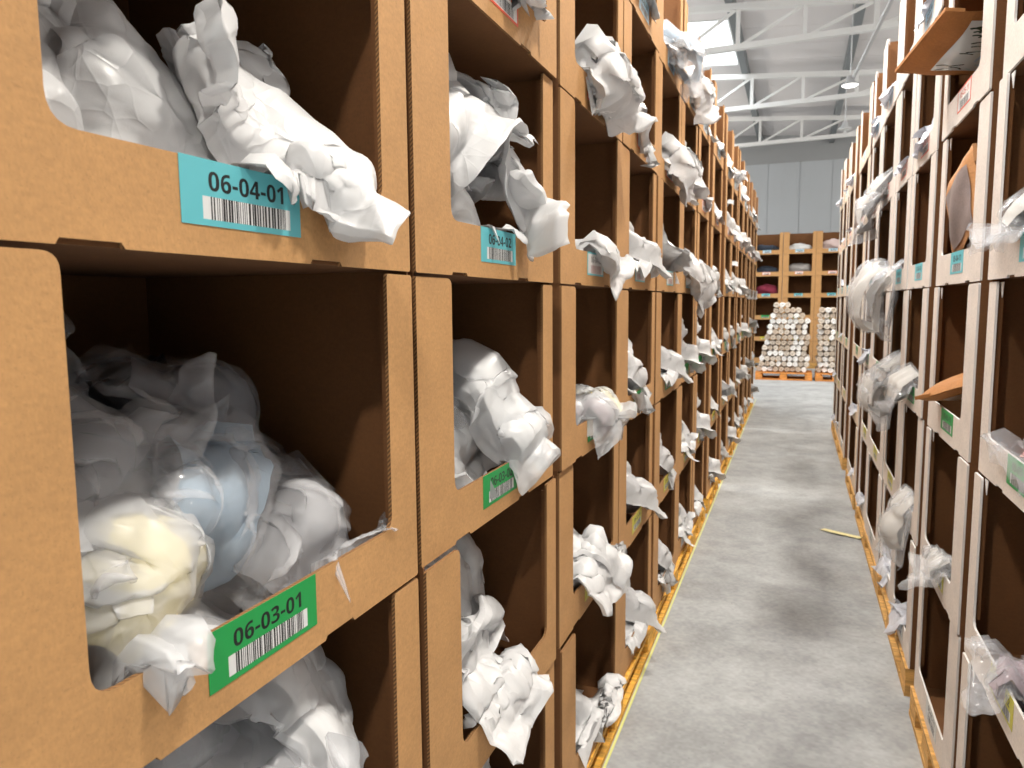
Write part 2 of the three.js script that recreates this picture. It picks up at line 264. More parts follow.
// stands a bag in its bin: bags of the right rack are turned about, their u then runs from the far end
function settle(o, side, i, k) {
  const b = BINS.get(`${side}${i}-${k}`); o.position.copy(b.position); o.rotation.y = b.rotation.y; o.scale.z = b.scale.z;
  if (side === 'right') { o.position.z -= BW * b.scale.z; o.position.x += Math.sin(b.rotation.y) * -BW; o.rotation.y += Math.PI; }
}
function placeBin(kind, x, y, z0, z1, label, group, labelMat, labelU, tabs) {
  const b = BIN[kind].clone(); b.name = numbered('storage_bin'); scene.add(b); tag(b, label, 'cardboard bin', group);
  b.position.set(x, y, -z0); b.scale.z = (z1 - z0 - 0.004) / BW; b.rotation.y = (jit() - 0.5) * 0.006;
  if (labelMat) { const G = kind === 'left' ? GL : GR, l = part('shelf_label', labelGeometry(G, labelMat), labelMat.m, b); l.position.set(0, LIP - 0.037, -labelU); l.scale.z = 1 / b.scale.z; }
  if (tabs) { const t = part('torn_corner', GR.tab, M.paleEdge, b); t.position.set(0.012, BH - 0.002, -BW + 0.105); }
  return b;
}
LCOL.forEach(([a, b], i) => { for (let k = 1; k <= 6; k++) {
  const dx = i === 0 && k >= 4 ? 0 : (jit() - 0.5) * 0.012;
  const bin = placeBin('left', LX + dx, rowY(k), a + (jit() - 0.5) * 0.006, b, `brown cardboard bin in the ${ROWNAME[k]} row, ${ORD[i + 1]} column along the left rack`, 'brown bins of the left rack', labelPrint('06', k, i + 1), 0.375); BINS.set(`left${i}-${k}`, bin);
} });
RCOL.forEach(([a, b], i) => { for (let k = 1; k <= 6; k++) {
  const bin = placeBin(i < 6 ? 'right' : 'rightFar', RX + (jit() - 0.5) * 0.012, rowY(k), a, b, `pale cardboard bin in the ${ROWNAME[k]} row, ${ORD[i + 1]} column along the right rack`, 'pale bins of the right rack', labelPrint('05', k, 12 - i), 0.36, i < 6); BINS.set(`right${i}-${k}`, bin);
} });

// ---------------------------------------------------------------- pallets
function makePallet(L, wood) {                                     // along -z from the corner, x into the rack
  const p = new THREE.Group(), D = 0.6, r = rng(Math.round(L * 1000));
  for (const x of [0, 0.25, 0.5]) part('bottom_board', box(-x - 0.1, -x, 0, 0.02, -L, 0), wood, p);
  for (const x of [0, 0.25, 0.5]) for (const z of [0, L / 2 - 0.07, L - 0.14]) part('block', box(-x - 0.1, -x - 0.002, 0.02, 0.085, -z - 0.14, -z), wood, p);
  for (const z of [0, L / 2 - 0.05, L - 0.1]) part('cross_board', box(-D, -0.001, 0.085, 0.1, -z - 0.1, -z), wood, p);
  for (const x of [0, 0.125, 0.25, 0.375, 0.5]) part('top_board', box(-x - 0.1, -x, 0.1, 0.118, -L, 0), wood, p);
  return p;
}
const leftPallets = [[0.345, 1.10], [1.125, 1.895], [1.94, 3.41], [3.415, 4.88], [4.885, 5.6], [5.76, 6.6], [6.78, 8.25], [8.4, 9.85], [10.0, 11.45], [11.6, 12.3]];
leftPallets.forEach(([a, b], i) => { const p = makePallet(b - a, M.wood); p.name = numbered('wooden_pallet'); p.position.set(LX + 0.012, 0, -a); scene.add(p); tag(p, `yellowish wooden pallet under the left rack, ${ORD[i + 1]} one along the aisle`, 'pallet', 'pallets under the left rack'); });
[[1.58, 2.336], [2.43, 3.15], [3.29, 4.52], [4.53, 6.06], [6.25, 7.25], [7.73, 9.45], [9.5, 10.2]].forEach(([a, b], i) => { const p = makePallet(b - a, M.rawWood); p.name = numbered('wooden_pallet'); p.rotation.y = Math.PI; p.position.set(RX - 0.012, 0, -b); scene.add(p); tag(p, `pale wooden pallet under the right rack, ${ORD[i + 1]} one along the aisle`, 'pallet', 'pallets under the right rack'); });

// ---------------------------------------------------------------- bags: a sheet with a bulge of contents falls onto what lies in its bin
// Bin space: u along the opening, h up, w into the bin (negative hangs out over the lip).
const DU = 0.01, W0 = -0.32, NU = 76, NW = 90;
function newPile(width = BW, open = [WIDE + 0.004, BW - NARROW - 0.004]) {
  const H = new Float32Array(NU * NW);
  for (let j = 0; j < NW; j++) for (let i = 0; i < NU; i++) { const w = W0 + j * DU; H[j * NU + i] = w < -0.005 ? -3 : w < 0.011 ? LIP + 0.002 : 0.008; }
  return { H, width, open };
}
function sampleH(P, u, w) {
  const x = clamp(u / DU, 0, NU - 1.001), y = clamp((w - W0) / DU, 0, NW - 1.001), i = x | 0, j = y | 0, fx = x - i, fy = y - j, H = P.H, o = j * NU + i;
  if (w < -0.004) { const k = fx > 0.5 ? o + 1 : o; return H[k]; }
  if (j * DU + W0 < -0.004) return lerp(H[o + NU], H[o + NU + 1], fx);
  return lerp(lerp(H[o], H[o + 1], fx), lerp(H[o + NU], H[o + NU + 1], fx), fy);
}
function simBag(P, S, seed) {
  const r = rng(seed), nu = S.n?.[0] ?? 26, nv = S.n?.[1] ?? 20, L = S.L, B = S.B, N = nu * nv, p = new Float32Array(N * 3), q = new Float32Array(N * 3), t = new Float32Array(N), bump = new Float32Array(N);
  const cy = Math.cos(S.yaw ?? 0), sy = Math.sin(S.yaw ?? 0), cp = Math.cos(S.pitch ?? 0), sp = Math.sin(S.pitch ?? 0), cr = Math.cos(S.roll ?? 0), sr = Math.sin(S.roll ?? 0);
  const l = [sy * cp, sp, cy * cp], b = [cy * cr, sr, -sy * cr], sq = S.squeeze ?? 0.94, f1 = 3 + 4 * r(), f2 = 3 + 4 * r(), ph = r() * 6, amp = S.rough ?? 0.02, ox = r() * 50, oy = r() * 50;
  for (let i = 0; i < nu; i++) for (let j = 0; j < nv; j++) {
    const a = i / (nu - 1) - 0.5, c = j / (nv - 1) - 0.5, k = i * nv + j, e = amp * (Math.sin(a * f1 * 2 + ph) * Math.sin(c * f2 * 2 - ph) + 1.2 * (n32(ox + a * 7, oy + c * 7) - 0.5));
    for (let d = 0; d < 3; d++) p[k * 3 + d] = S.c[d] + l[d] * a * L * sq + b[d] * c * B * sq;
    p[k * 3 + 1] += e; q.set(p.subarray(k * 3, k * 3 + 3), k * 3);
    const m = S.margin ?? 0.10, sa = clamp((0.5 - Math.abs(a) - m * (a < 0 ? S.flap ?? 1.5 : 0.8)) / 0.2, 0, 1), sb = clamp((0.5 - Math.abs(c) - m * 0.8) / 0.2, 0, 1);
    bump[k] = Math.sqrt(sa * (2 - sa) * sb * (2 - sb)); t[k] = S.T * bump[k] * (0.75 + 0.5 * n32(ox + a * 5 + 9, oy + c * 5)) + 0.003;
  }
  const cons = [], add = (i, j, k, l2, s) => { if (k < nu && l2 >= 0 && l2 < nv) { const da = (k - i) / (nu - 1) * L, db = (l2 - j) / (nv - 1) * B; cons.push([i * nv + j, k * nv + l2, Math.hypot(da, db), s]); } };
  const bend = S.stiff ?? 0.7;
  for (let i = 0; i < nu; i++) for (let j = 0; j < nv; j++) { add(i, j, i + 1, j, 1); add(i, j, i, j + 1, 1); add(i, j, i + 1, j + 1, 0.7); add(i, j, i + 1, j - 1, 0.7); add(i, j, i + 2, j, bend); add(i, j, i, j + 2, bend); add(i, j, i + 4, j, bend * 0.6); add(i, j, i, j + 4, bend * 0.6); add(i, j, i + 8, j, bend * 0.5); add(i, j, i, j + 8, bend * 0.5); add(i, j, i + 5, j + 5, bend * 0.4); add(i, j, i + 5, j - 5, bend * 0.4); }
  const C = cons.length, ia = new Int32Array(C), ib = new Int32Array(C), rest = new Float32Array(C), st = new Float32Array(C);
  cons.forEach((c, i) => { ia[i] = c[0] * 3; ib[i] = c[1] * 3; rest[i] = c[2]; st[i] = c[3] * 0.5; });
  const steps = S.steps ?? 46, g = 0.0016, back = BD - 0.03;
  for (let s = 0; s < steps; s++) {
    for (let k = 0; k < N * 3; k++) { const v = (p[k] - q[k]) * 0.93; q[k] = p[k]; p[k] += v; }
    for (let k = 0; k < N; k++) p[k * 3 + 1] -= g;
    for (let it = 0; it < 4; it++) {
      for (let c = 0; c < C; c++) {
        const A = ia[c], Bq = ib[c], dx = p[Bq] - p[A], dy = p[Bq + 1] - p[A + 1], dz = p[Bq + 2] - p[A + 2], d = Math.sqrt(dx * dx + dy * dy + dz * dz) + 1e-9, k = st[c] * (d - rest[c]) / d;
        p[A] += dx * k; p[A + 1] += dy * k; p[A + 2] += dz * k; p[Bq] -= dx * k; p[Bq + 1] -= dy * k; p[Bq + 2] -= dz * k;
      }
      if (it % 2) for (let k = 0; k < N; k++) {
        const o = k * 3, half = t[k] * 0.5 + 0.002, inside = q[o + 2] > -0.004;
        if (p[o + 2] > back) p[o + 2] = back;
        if (p[o + 2] > -0.03 && p[o + 2] < 0.04) p[o] = clamp(p[o], P.open[0] + 0.004, P.open[1] - 0.004); else if (p[o + 2] >= 0.04) p[o] = clamp(p[o], 0.014 + half * 0.3, P.width - 0.014 - half * 0.3);
        if (!inside && q[o + 1] < LIP && p[o + 2] > -0.006 - half) p[o + 2] = -0.006 - half;
        const floor = sampleH(P, p[o], p[o + 2]) + half;
        if (p[o + 1] < floor) { const push = floor - p[o + 1]; if (push < 0.2) { p[o + 1] = floor; q[o + 1] += push * 0.85; p[o] = lerp(p[o], q[o], 0.92); p[o + 2] = lerp(p[o + 2], q[o + 2], 0.92); } }
        if (p[o + 2] > -0.01 && p[o + 1] > BH - 0.012 - half) p[o + 1] = BH - 0.012 - half;
      }
    }
  }
  // stiff corners that stand up: [end of a (-1 front, 1 back), end of b, reach in metres, lift in metres, outward]
  for (const [ea, eb, reach, lift, out = 0] of S.curl ?? []) for (let i = 0; i < nu; i++) for (let j = 0; j < nv; j++) {
    const da = (ea < 0 ? i : nu - 1 - i) / (nu - 1) * L, db = (eb < 0 ? j : nv - 1 - j) / (nv - 1) * B, s = clamp((reach - da - db * 0.8) / reach, 0, 1); if (s <= 0) continue;
    const o = (i * nv + j) * 3; p[o + 1] += lift * s * s * (1.6 - 0.6 * s); p[o + 2] -= out * s;
  }
  // raise the heap
  for (let i = 0; i < nu; i++) for (let j = 0; j < nv; j++) {
    const o = (i * nv + j) * 3, top = p[o + 1] + t[i * nv + j] * 0.5;
    for (const du of [-0.006, 0.006]) for (const dw of [-0.006, 0.006]) { const w = p[o + 2] + dw, x = Math.round((p[o] + du) / DU), y = Math.round((w - W0) / DU); if (x >= 0 && x < NU && y >= 0 && y < NW && (w > -0.004) === (p[o + 2] > -0.004)) P.H[y * NU + x] = Math.max(P.H[y * NU + x], top); }
  }
  return { p, t, bump, nu, nv, L, B, S, seed, open: P.open };
}
// crumple: folded planes with sharp creases
function crumple(seed, size, span) {
  const r = rng(seed), K = 0.32 / (size * 10), pl = [[], []];
  for (const set of pl) { const n = Math.max(5, Math.round(span[0] * span[1] / (size * size) * 1.5)); for (let i = 0; i < n; i++) { const x = (r() - 0.5) * span[0] * 1.2, y = (r() - 0.5) * span[1] * 1.2; set.push([2 * x, 2 * y, -(x * x + y * y) + (r() - 0.5) * size * size * 0.5]); } }
  return (x, y) => { let a = -9, b = -9; for (const q of pl[0]) { const v = q[0] * x + q[1] * y + q[2]; if (v > a) a = v; } for (const q of pl[1]) { const v = q[0] * x + q[1] * y + q[2]; if (v > b) b = v; } return (a - b) * K * 10; };
}
function bagGeometry(R, opt = {}) {
  const { p, t, bump, nu, nv, L, B, S, seed } = R, up = opt.up ?? 1, mu = (nu - 1) * up + 1, mv = (nv - 1) * up + 1, pos = new Float32Array(mu * mv * 3), th = new Float32Array(mu * mv), bm = new Float32Array(mu * mv);
  // refine with Catmull-Rom so that near bags are smooth between their creases
  const cr = (a, b, c, d, x) => 0.5 * (2 * b + (c - a) * x + (2 * a - 5 * b + 4 * c - d) * x * x + (3 * b - a - 3 * c + d) * x * x * x);
  const get = (arr, n, i, j, c) => arr[(clamp(i, 0, nu - 1) * nv + clamp(j, 0, nv - 1)) * n + c];
  const at = (arr, n, i, j, c) => { const i0 = Math.min(nu - 1, Math.floor(i)), j0 = Math.min(nv - 1, Math.floor(j)), fi = i - i0, fj = j - j0; if (!fi && !fj) return get(arr, n, i0, j0, c); const row = (k) => cr(get(arr, n, k, j0 - 1, c), get(arr, n, k, j0, c), get(arr, n, k, j0 + 1, c), get(arr, n, k, j0 + 2, c), fj); return cr(row(i0 - 1), row(i0), row(i0 + 1), row(i0 + 2), fi); };
  for (let i = 0; i < mu; i++) for (let j = 0; j < mv; j++) { const k = i * mv + j; for (let c = 0; c < 3; c++) pos[k * 3 + c] = at(p, 3, i / up, j / up, c); th[k] = Math.max(0.003, at(t, 1, i / up, j / up, 0)); bm[k] = clamp(at(bump, 1, i / up, j / up, 0), 0, 1); }
  // to world axes: x = -w, y = h, z = -u
  const X = new Float32Array(mu * mv * 3); for (let k = 0; k < mu * mv; k++) { X[k * 3] = -pos[k * 3 + 2]; X[k * 3 + 1] = pos[k * 3 + 1]; X[k * 3 + 2] = -pos[k * 3]; }
  const nrm = new Float32Array(mu * mv * 3), A = V3(), Bv = V3(), P = (i, j, v) => v.fromArray(X, (clamp(i, 0, mu - 1) * mv + clamp(j, 0, mv - 1)) * 3), v0 = V3(), v1 = V3();
  for (let i = 0; i < mu; i++) for (let j = 0; j < mv; j++) { A.subVectors(P(i + 1, j, v1), P(i - 1, j, v0)); Bv.subVectors(P(i, j + 1, v1), P(i, j - 1, v0)); A.cross(Bv).normalize().toArray(nrm, (i * mv + j) * 3); }
  const sgn = (() => { let s = 0; for (let k = 1; k < nrm.length; k += 3) s += nrm[k]; return s < 0 ? -1 : 1; })();
  const f1 = crumple(seed + 1, S.fold ?? 0.14, [L, B]), f2 = crumple(seed + 2, S.fold ?? 0.14, [L, B]), f3 = crumple(seed + 3, 0.04, [L, B]), amp = (S.crease ?? 1) * (opt.crease ?? 1);
  const cut = opt.cut ?? 0, out = [], col = [], uv = [], idx = [], tint = opt.tint, base = opt.base ?? [0.9, 0.9, 0.9];
  const i0 = Math.round(cut * mu), i1 = mu - i0, j0 = Math.round(cut * mv), j1 = mv - j0, ni = i1 - i0, nj = j1 - j0;
  for (const side of [1, -1]) for (let i = i0; i < i1; i++) for (let j = j0; j < j1; j++) {
    const k = i * mv + j, a = (i / (mu - 1) - 0.5) * L, b = (j / (mv - 1) - 0.5) * B, edge = i === i0 || i === i1 - 1 || j === j0 || j === j1 - 1, e = 1;
    const common = amp * (f1(a, b) * 0.8 + f3(a, b) * 0.2), own = edge || opt.inner ? 0 : amp * 0.3 * Math.abs(side > 0 ? f2(a, b) : f2(b, a)) * side, h = (edge && !opt.inner ? 0 : side * Math.max(0, th[k] * 0.5 - (opt.inner ?? 0))) + common * (0.55 + 0.9 * (1 - bm[k])) + own;
    for (let c = 0; c < 3; c++) out.push(X[k * 3 + c] + nrm[k * 3 + c] * sgn * h);
    const e3 = out.length - 3, wIn = -out[e3], [o0, o1] = R.open;
    if (wIn > 0.006) { out[e3 + 1] = clamp(out[e3 + 1], 0.010, BH - 0.004); out[e3 + 2] = clamp(out[e3 + 2], -BW + 0.009, -0.009); out[e3] = Math.max(out[e3], -BD + 0.009); }
    const uu = -out[e3 + 2];
    if (wIn > -0.02 && wIn < 0.026) {
      if (uu < o0 || uu > o1) out[e3] = wIn >= 0 ? -0.026 : Math.max(out[e3], 0.007);
      else if (wIn < 0.02) { if (wIn < 0 && out[e3 + 1] < LIP - 0.03) out[e3] = 0.02; else out[e3 + 1] = Math.max(out[e3 + 1], LIP + 0.004); }
    }
    uv.push(a + (side > 0 ? 0 : 0.17), b);
    if (tint) { const m = smooth(0.35, 1, bm[k]) * (S.show ?? 0.5); col.push(lerp(base[0], tint[0], m), lerp(base[1], tint[1], m), lerp(base[2], tint[2], m)); }
  }
  const tri = (a, b, c, f) => f ? idx.push(a, b, c) : idx.push(a, c, b);
  for (let s = 0; s < 2; s++) for (let i = 0; i < ni - 1; i++) for (let j = 0; j < nj - 1; j++) { const o = s * ni * nj + i * nj + j, f = (sgn > 0) === (s === 0); if ((i + j) % 2) { tri(o, o + nj, o + 1, f); tri(o + 1, o + nj, o + nj + 1, f); } else { tri(o, o + nj, o + nj + 1, f); tri(o, o + nj + 1, o + 1, f); } }
  const g = new THREE.BufferGeometry(); g.setAttribute('position', new THREE.Float32BufferAttribute(out, 3)); g.setAttribute('uv', new THREE.Float32BufferAttribute(uv, 2)); if (tint) g.setAttribute('color', new THREE.Float32BufferAttribute(col, 3)); g.setIndex(idx); g.computeVertexNormals();
  return g;
}
const film = (o) => phys({ roughness: 0.36, bumpMap: T.film, bumpScale: 0.011, specularIntensity: 0.9, side: THREE.DoubleSide, ...o });
const F = {
  far: film({ vertexColors: true, color: new THREE.Color(0.8, 0.8, 0.81), transmission: 0.15 }),
  farClear: film({ vertexColors: true, color: new THREE.Color(0.85, 0.86, 0.9), transparent: true, opacity: 0.7, roughness: 0.22 }),
  white: film({ color: new THREE.Color(0.80, 0.80, 0.81), transparent: true, opacity: 0.74, roughness: 0.34 }),
  frost: film({ color: new THREE.Color(0.78, 0.79, 0.81), transparent: true, opacity: 0.46, roughness: 0.30 }),
  thin: film({ color: new THREE.Color(0.82, 0.83, 0.86), transparent: true, opacity: 0.28, roughness: 0.24 }),
  clear: film({ color: new THREE.Color(0.85, 0.86, 0.9), transparent: true, opacity: 0.18, roughness: 0.12, bumpScale: 0.012, specularIntensity: 1.6 }),
};
const cloth = (r, g, b) => std({ color: new THREE.Color(r, g, b), roughness: 0.95, side: THREE.DoubleSide });
const G = { white: cloth(0.80, 0.80, 0.80), cream: cloth(0.88, 0.78, 0.42), grey: cloth(0.34, 0.34, 0.36), dark: cloth(0.10, 0.09, 0.10), navy: cloth(0.05, 0.07, 0.13), blue: cloth(0.32, 0.42, 0.52), plum: cloth(0.15, 0.115, 0.12), mauve: cloth(0.36, 0.28, 0.31), pink: cloth(0.62, 0.27, 0.22), brown: cloth(0.33, 0.16, 0.08), rust: cloth(0.40, 0.13, 0.07), stone: cloth(0.55, 0.52, 0.48) };
const bagLabels = new Set();
function placeDetailed(R, label, group, filmMat, inner, sticker) {
  const t = thing('poly_bag', label, 'plastic bag', group);
  part('film', bagGeometry(R, { up: R.S.up ?? 2 }), filmMat, t);
  if (inner) part('garment', bagGeometry(R, { up: 1, inner: 0.007, cut: 0.12 }), inner, t);
  if (sticker) {
    const { p, t: th, nu, nv } = R, i = Math.round((nu - 1) * sticker[0]), j = Math.round((nv - 1) * sticker[1]), o = (i * nv + j) * 3, o2 = ((i + 2) * nv + j) * 3, o3 = (i * nv + j + 2) * 3;
    const P0 = V3(-p[o + 2], p[o + 1], -p[o]), e1 = V3(-p[o2 + 2], p[o2 + 1], -p[o2]).sub(P0).normalize(), e2 = V3(-p[o3 + 2], p[o3 + 1], -p[o3]).sub(P0).normalize(), n = V3().crossVectors(e1, e2).normalize(); if (n.y < 0) n.negate();
    const g = new THREE.BoxGeometry(0.06, 0.0008, 0.04), b1 = e1, b3 = V3().crossVectors(b1, n).normalize(); g.applyMatrix4(new THREE.Matrix4().makeBasis(b1, n, b3).setPosition(P0.addScaledVector(n, th[i * nv + j] * 0.5 + 0.007)));
    part('care_sticker', g, stickerMat, t).userData.label = 'white care sticker with small print';
  }
  return t;
}
const stickerMat = (() => { const c = document.createElement('canvas'); c.width = 96; c.height = 64; const g = c.getContext('2d'); g.fillStyle = '#f2f2f0'; g.fillRect(0, 0, 96, 64); g.fillStyle = '#222'; for (let i = 0; i < 12; i++) g.fillRect(14 + i * 3, 30, 1 + (i % 2), 20); g.fillRect(14, 12, 40, 5); g.fillRect(14, 20, 28, 3); const t = new THREE.CanvasTexture(c); t.colorSpace = THREE.SRGBColorSpace; return std({ map: t, roughness: 0.5 }); })();

/*CUSTOM*/
// ---------------------------------------------------------------- the near heaps, bag by bag
const CUSTOM = new Set();
function pile(side, i, k, group, specs) {
  CUSTOM.add(`${side === 'left' ? 'L' : 'R'}${i}-${k}`);
  const P = side === 'left' ? newPile() : newPile(BW, [NARROW + 0.004, BW - WIDE - 0.004]);
  specs.forEach((S, n) => {
    const R = simBag(P, { rough: 0.05, n: [30, 23], ...S }, 4000 + i * 400 + k * 50 + n * 7 + (side === 'left' ? 0 : 9000));
    if (S.hide) return;
    settle(placeDetailed(R, S.d, group, F[S.f ?? 'white'], S.g ? G[S.g] : null, S.s), side, i, k);
  });
}
const base = (T, o = {}) => ({ c: [0.38, 0.18, 0.33], L: 0.42, B: 0.66, T, n: [22, 20], up: 1, ...o });
pile('left', 0, 4, 'white bags spilling from the first blue-label bin', [
  base(0.13, { f: 'white', d: 'white poly bag buried lowest in the bin labelled 06-04-01' }),
  { c: [0.30, 0.34, 0.42], L: 0.30, B: 0.56, T: 0.14, f: 'white', g: 'white', d: 'white poly bag at the back of the bin labelled 06-04-01' },
  { c: [0.58, 0.28, 0.27], L: 0.40, B: 0.28, T: 0.07, pitch: 0.2, yaw: -0.3, f: 'thin', g: 'grey', up: 3, curl: [[1, 1, 0.16, 0.05]], d: 'grey translucent bag behind the white ones in bin 06-04-01' },
  { c: [0.24, 0.36, 0.24], L: 0.44, B: 0.36, T: 0.10, pitch: 0.35, yaw: 0.1, g: 'white', up: 3, curl: [[1, 1, 0.18, 0.08]], d: 'large white bag at the left end of bin 06-04-01' },
  { c: [0.45, 0.33, 0.21], L: 0.42, B: 0.36, T: 0.05, pitch: 0.35, yaw: -0.2, roll: -0.25, g: 'white', up: 3, curl: [[1, 1, 0.24, 0.13, 0.02], [-1, 1, 0.14, 0.07, 0.02]], d: 'creased white bag with a corner standing up in bin 06-04-01' },
  { c: [0.28, 0.37, 0.16], L: 0.36, B: 0.40, T: 0.035, pitch: 0.4, yaw: 0.05, up: 3, curl: [[1, 1, 0.22, 0.12], [1, -1, 0.14, 0.08]], d: 'flat white bag topmost above the lip of bin 06-04-01' },
  { c: [0.44, 0.30, 0.10], L: 0.30, B: 0.34, T: 0.03, pitch: 0.4, yaw: 0.2, up: 3, curl: [[1, 1, 0.2, 0.13, 0.02]], d: 'thin white bag with a pointed corner, right over the label 06-04-01' },
  { c: [0.56, 0.27, 0.075], L: 0.38, B: 0.24, T: 0.05, pitch: 0.05, yaw: -0.75, g: 'white', up: 3, d: 'white bag pointing out past the right post of bin 06-04-01' },
]);
pile('left', 0, 3, 'bags heaped in the first green-label bin', [
  base(0.09, { f: 'frost', g: 'grey', d: 'grey translucent bag lying lowest in the bin labelled 06-03-01' }),
  { c: [0.40, 0.22, 0.43], L: 0.28, B: 0.66, T: 0.19, n: [22, 26], f: 'thin', g: 'dark', d: 'dark bag along the back of the bin labelled 06-03-01' },
  { c: [0.30, 0.15, 0.175], L: 0.30, B: 0.32, T: 0.03, f: 'thin', g: 'grey', up: 3, d: 'grey film bag low at the front lip of bin 06-03-01' },
  { c: [0.29, 0.24, 0.215], L: 0.42, B: 0.35, T: 0.16, stiff: 0.4, pitch: 0.3, yaw: -0.35, f: 'frost', g: 'cream', up: 3, curl: [[-1, 1, 0.15, 0.01, 0.05]], d: 'cream yellow garment in a frosted bag, front of bin 06-03-01' },
  { c: [0.60, 0.33, 0.185], L: 0.40, B: 0.25, stiff: 0.8, T: 0.15, pitch: 0.85, yaw: 0.0, f: 'thin', g: 'grey', crease: 1.6, fold: 0.06, up: 3, d: 'wrinkled light grey bag at the right post of bin 06-03-01' },
  { c: [0.45, 0.32, 0.16], L: 0.34, B: 0.20, T: 0.08, stiff: 0.6, pitch: 0.6, yaw: 0.5, f: 'clear', g: 'blue', up: 3, d: 'pale blue garment in a film bag in bin 06-03-01' },
  { c: [0.29, 0.33, 0.29], L: 0.40, B: 0.38, stiff: 0.5, T: 0.04, pitch: 0.3, yaw: -0.45, f: 'thin', g: 'grey', up: 3, curl: [[-1, 1, 0.2, 0.03, 0.02]], d: 'wide frosted bag across the middle of bin 06-03-01' },
  { c: [0.23, 0.40, 0.33], L: 0.40, B: 0.26, T: 0.08, pitch: 0.1, yaw: 1.0, f: 'clear', g: 'navy', up: 3, d: 'navy garment in a clear bag, left side of bin 06-03-01' },
  { c: [0.56, 0.34, 0.36], L: 0.36, B: 0.34, T: 0.10, pitch: 0.1, yaw: 0.2, f: 'clear', g: 'dark', s: [0.45, 0.5], d: 'dark grey bag with a white sticker in bin 06-03-01' },
]);
pile('left', 0, 2, 'bags in the first yellow-label bin', [
  base(0.40, { c: [0.38, 0.24, 0.30], L: 0.50, d: 'white poly bag lying lowest in the near yellow-label bin', f: 'frost', g: 'grey' }),
  { c: [0.36, 0.4, 0.40], L: 0.32, B: 0.6, T: 0.14, f: 'thin', g: 'dark', d: 'dark bag at the back of the near yellow-label bin' },
  { c: [0.32, 0.36, 0.17], L: 0.40, B: 0.34, T: 0.10, pitch: 0.2, yaw: 0.1, f: 'thin', g: 'grey', up: 3, curl: [[1, 1, 0.18, 0.05]], d: 'grey frosted bag below the label reading 06-03-01' },
  { c: [0.55, 0.38, 0.16], L: 0.40, B: 0.30, T: 0.11, pitch: 0.2, yaw: -0.1, f: 'thin', g: 'grey', up: 3, curl: [[-1, -1, 0.16, 0.06]], d: 'grey bag with an upright seam in the near yellow-label bin' },
  { c: [0.57, 0.46, 0.10], L: 0.42, B: 0.26, T: 0.08, pitch: 0.05, yaw: -0.5, f: 'frost', g: 'white', up: 3, d: 'white bag reaching out past the post at the lower left' },
]);
for (const [i, k, g] of [[2, 5, 'white'], [4, 5, 'white'], [4, 6, 'blue'], [5, 6, 'white'], [5, 4, 'white']]) pile('left', i, k, `bags in the ${ROWNAME[k]} bin of the ${ORD[i + 1]} left column`, [
  base(0.2, { d: `white bag lying lowest in the ${ROWNAME[k]} bin of the ${ORD[i + 1]} left column` }),
  { c: [0.44, 0.30, 0.09], L: 0.46, B: 0.42, T: 0.12, pitch: 0.25, yaw: -0.25 - 0.1 * (i % 2), g, f: g === 'blue' ? 'thin' : 'white', curl: [[-1, 1, 0.15, 0.05, 0.04]], d: `${g === 'blue' ? 'bluish' : 'bulging white'} bag hanging out of the ${ROWNAME[k]} bin of the ${ORD[i + 1]} left column` },
]);
pile('left', 1, 5, 'bags in the second orange-label bin', [
  base(0.16, { d: 'white bag lying lowest in the second orange-label bin of the left rack' }),
  { c: [0.52, 0.32, 0.165], L: 0.42, B: 0.36, T: 0.11, pitch: 0.05, yaw: -0.45, g: 'white', d: 'bulging white bag hanging from the second orange-label bin of the left rack' },
]);
pile('left', 1, 4, 'white bags in the bin labelled 06-04-02', [
  base(0.2, { d: 'white bag lying lowest in the bin labelled 06-04-02' }),
  { c: [0.28, 0.34, 0.30], L: 0.42, B: 0.34, T: 0.120, pitch: 0.2, g: 'white', d: 'white bag at the back of the bin labelled 06-04-02' },
  { c: [0.31, 0.26, 0.15], L: 0.40, B: 0.36, T: 0.060, pitch: 0.4, yaw: 0.2, g: 'white', d: 'white bag near the lip, left side of bin 06-04-02' },
  { c: [0.40, 0.36, 0.21], L: 0.34, B: 0.24, T: 0.053, pitch: 0.6, yaw: -0.5, f: 'frost', g: 'stone', crease: 1.6, fold: 0.06, d: 'beige garment in a wrinkled bag in bin 06-04-02' },
  { c: [0.31, 0.42, 0.20], L: 0.44, B: 0.40, T: 0.13, pitch: 0.75, yaw: -0.1, g: 'white', curl: [[-1, 1, 0.16, 0.04, 0.03]], d: 'tall white bag topmost on the heap of bin 06-04-02' },
  { c: [0.57, 0.34, 0.075], L: 0.46, B: 0.26, T: 0.022, pitch: 0.15, yaw: -0.7, d: 'white bag with a pointed end over the lip of bin 06-04-02' },
]);
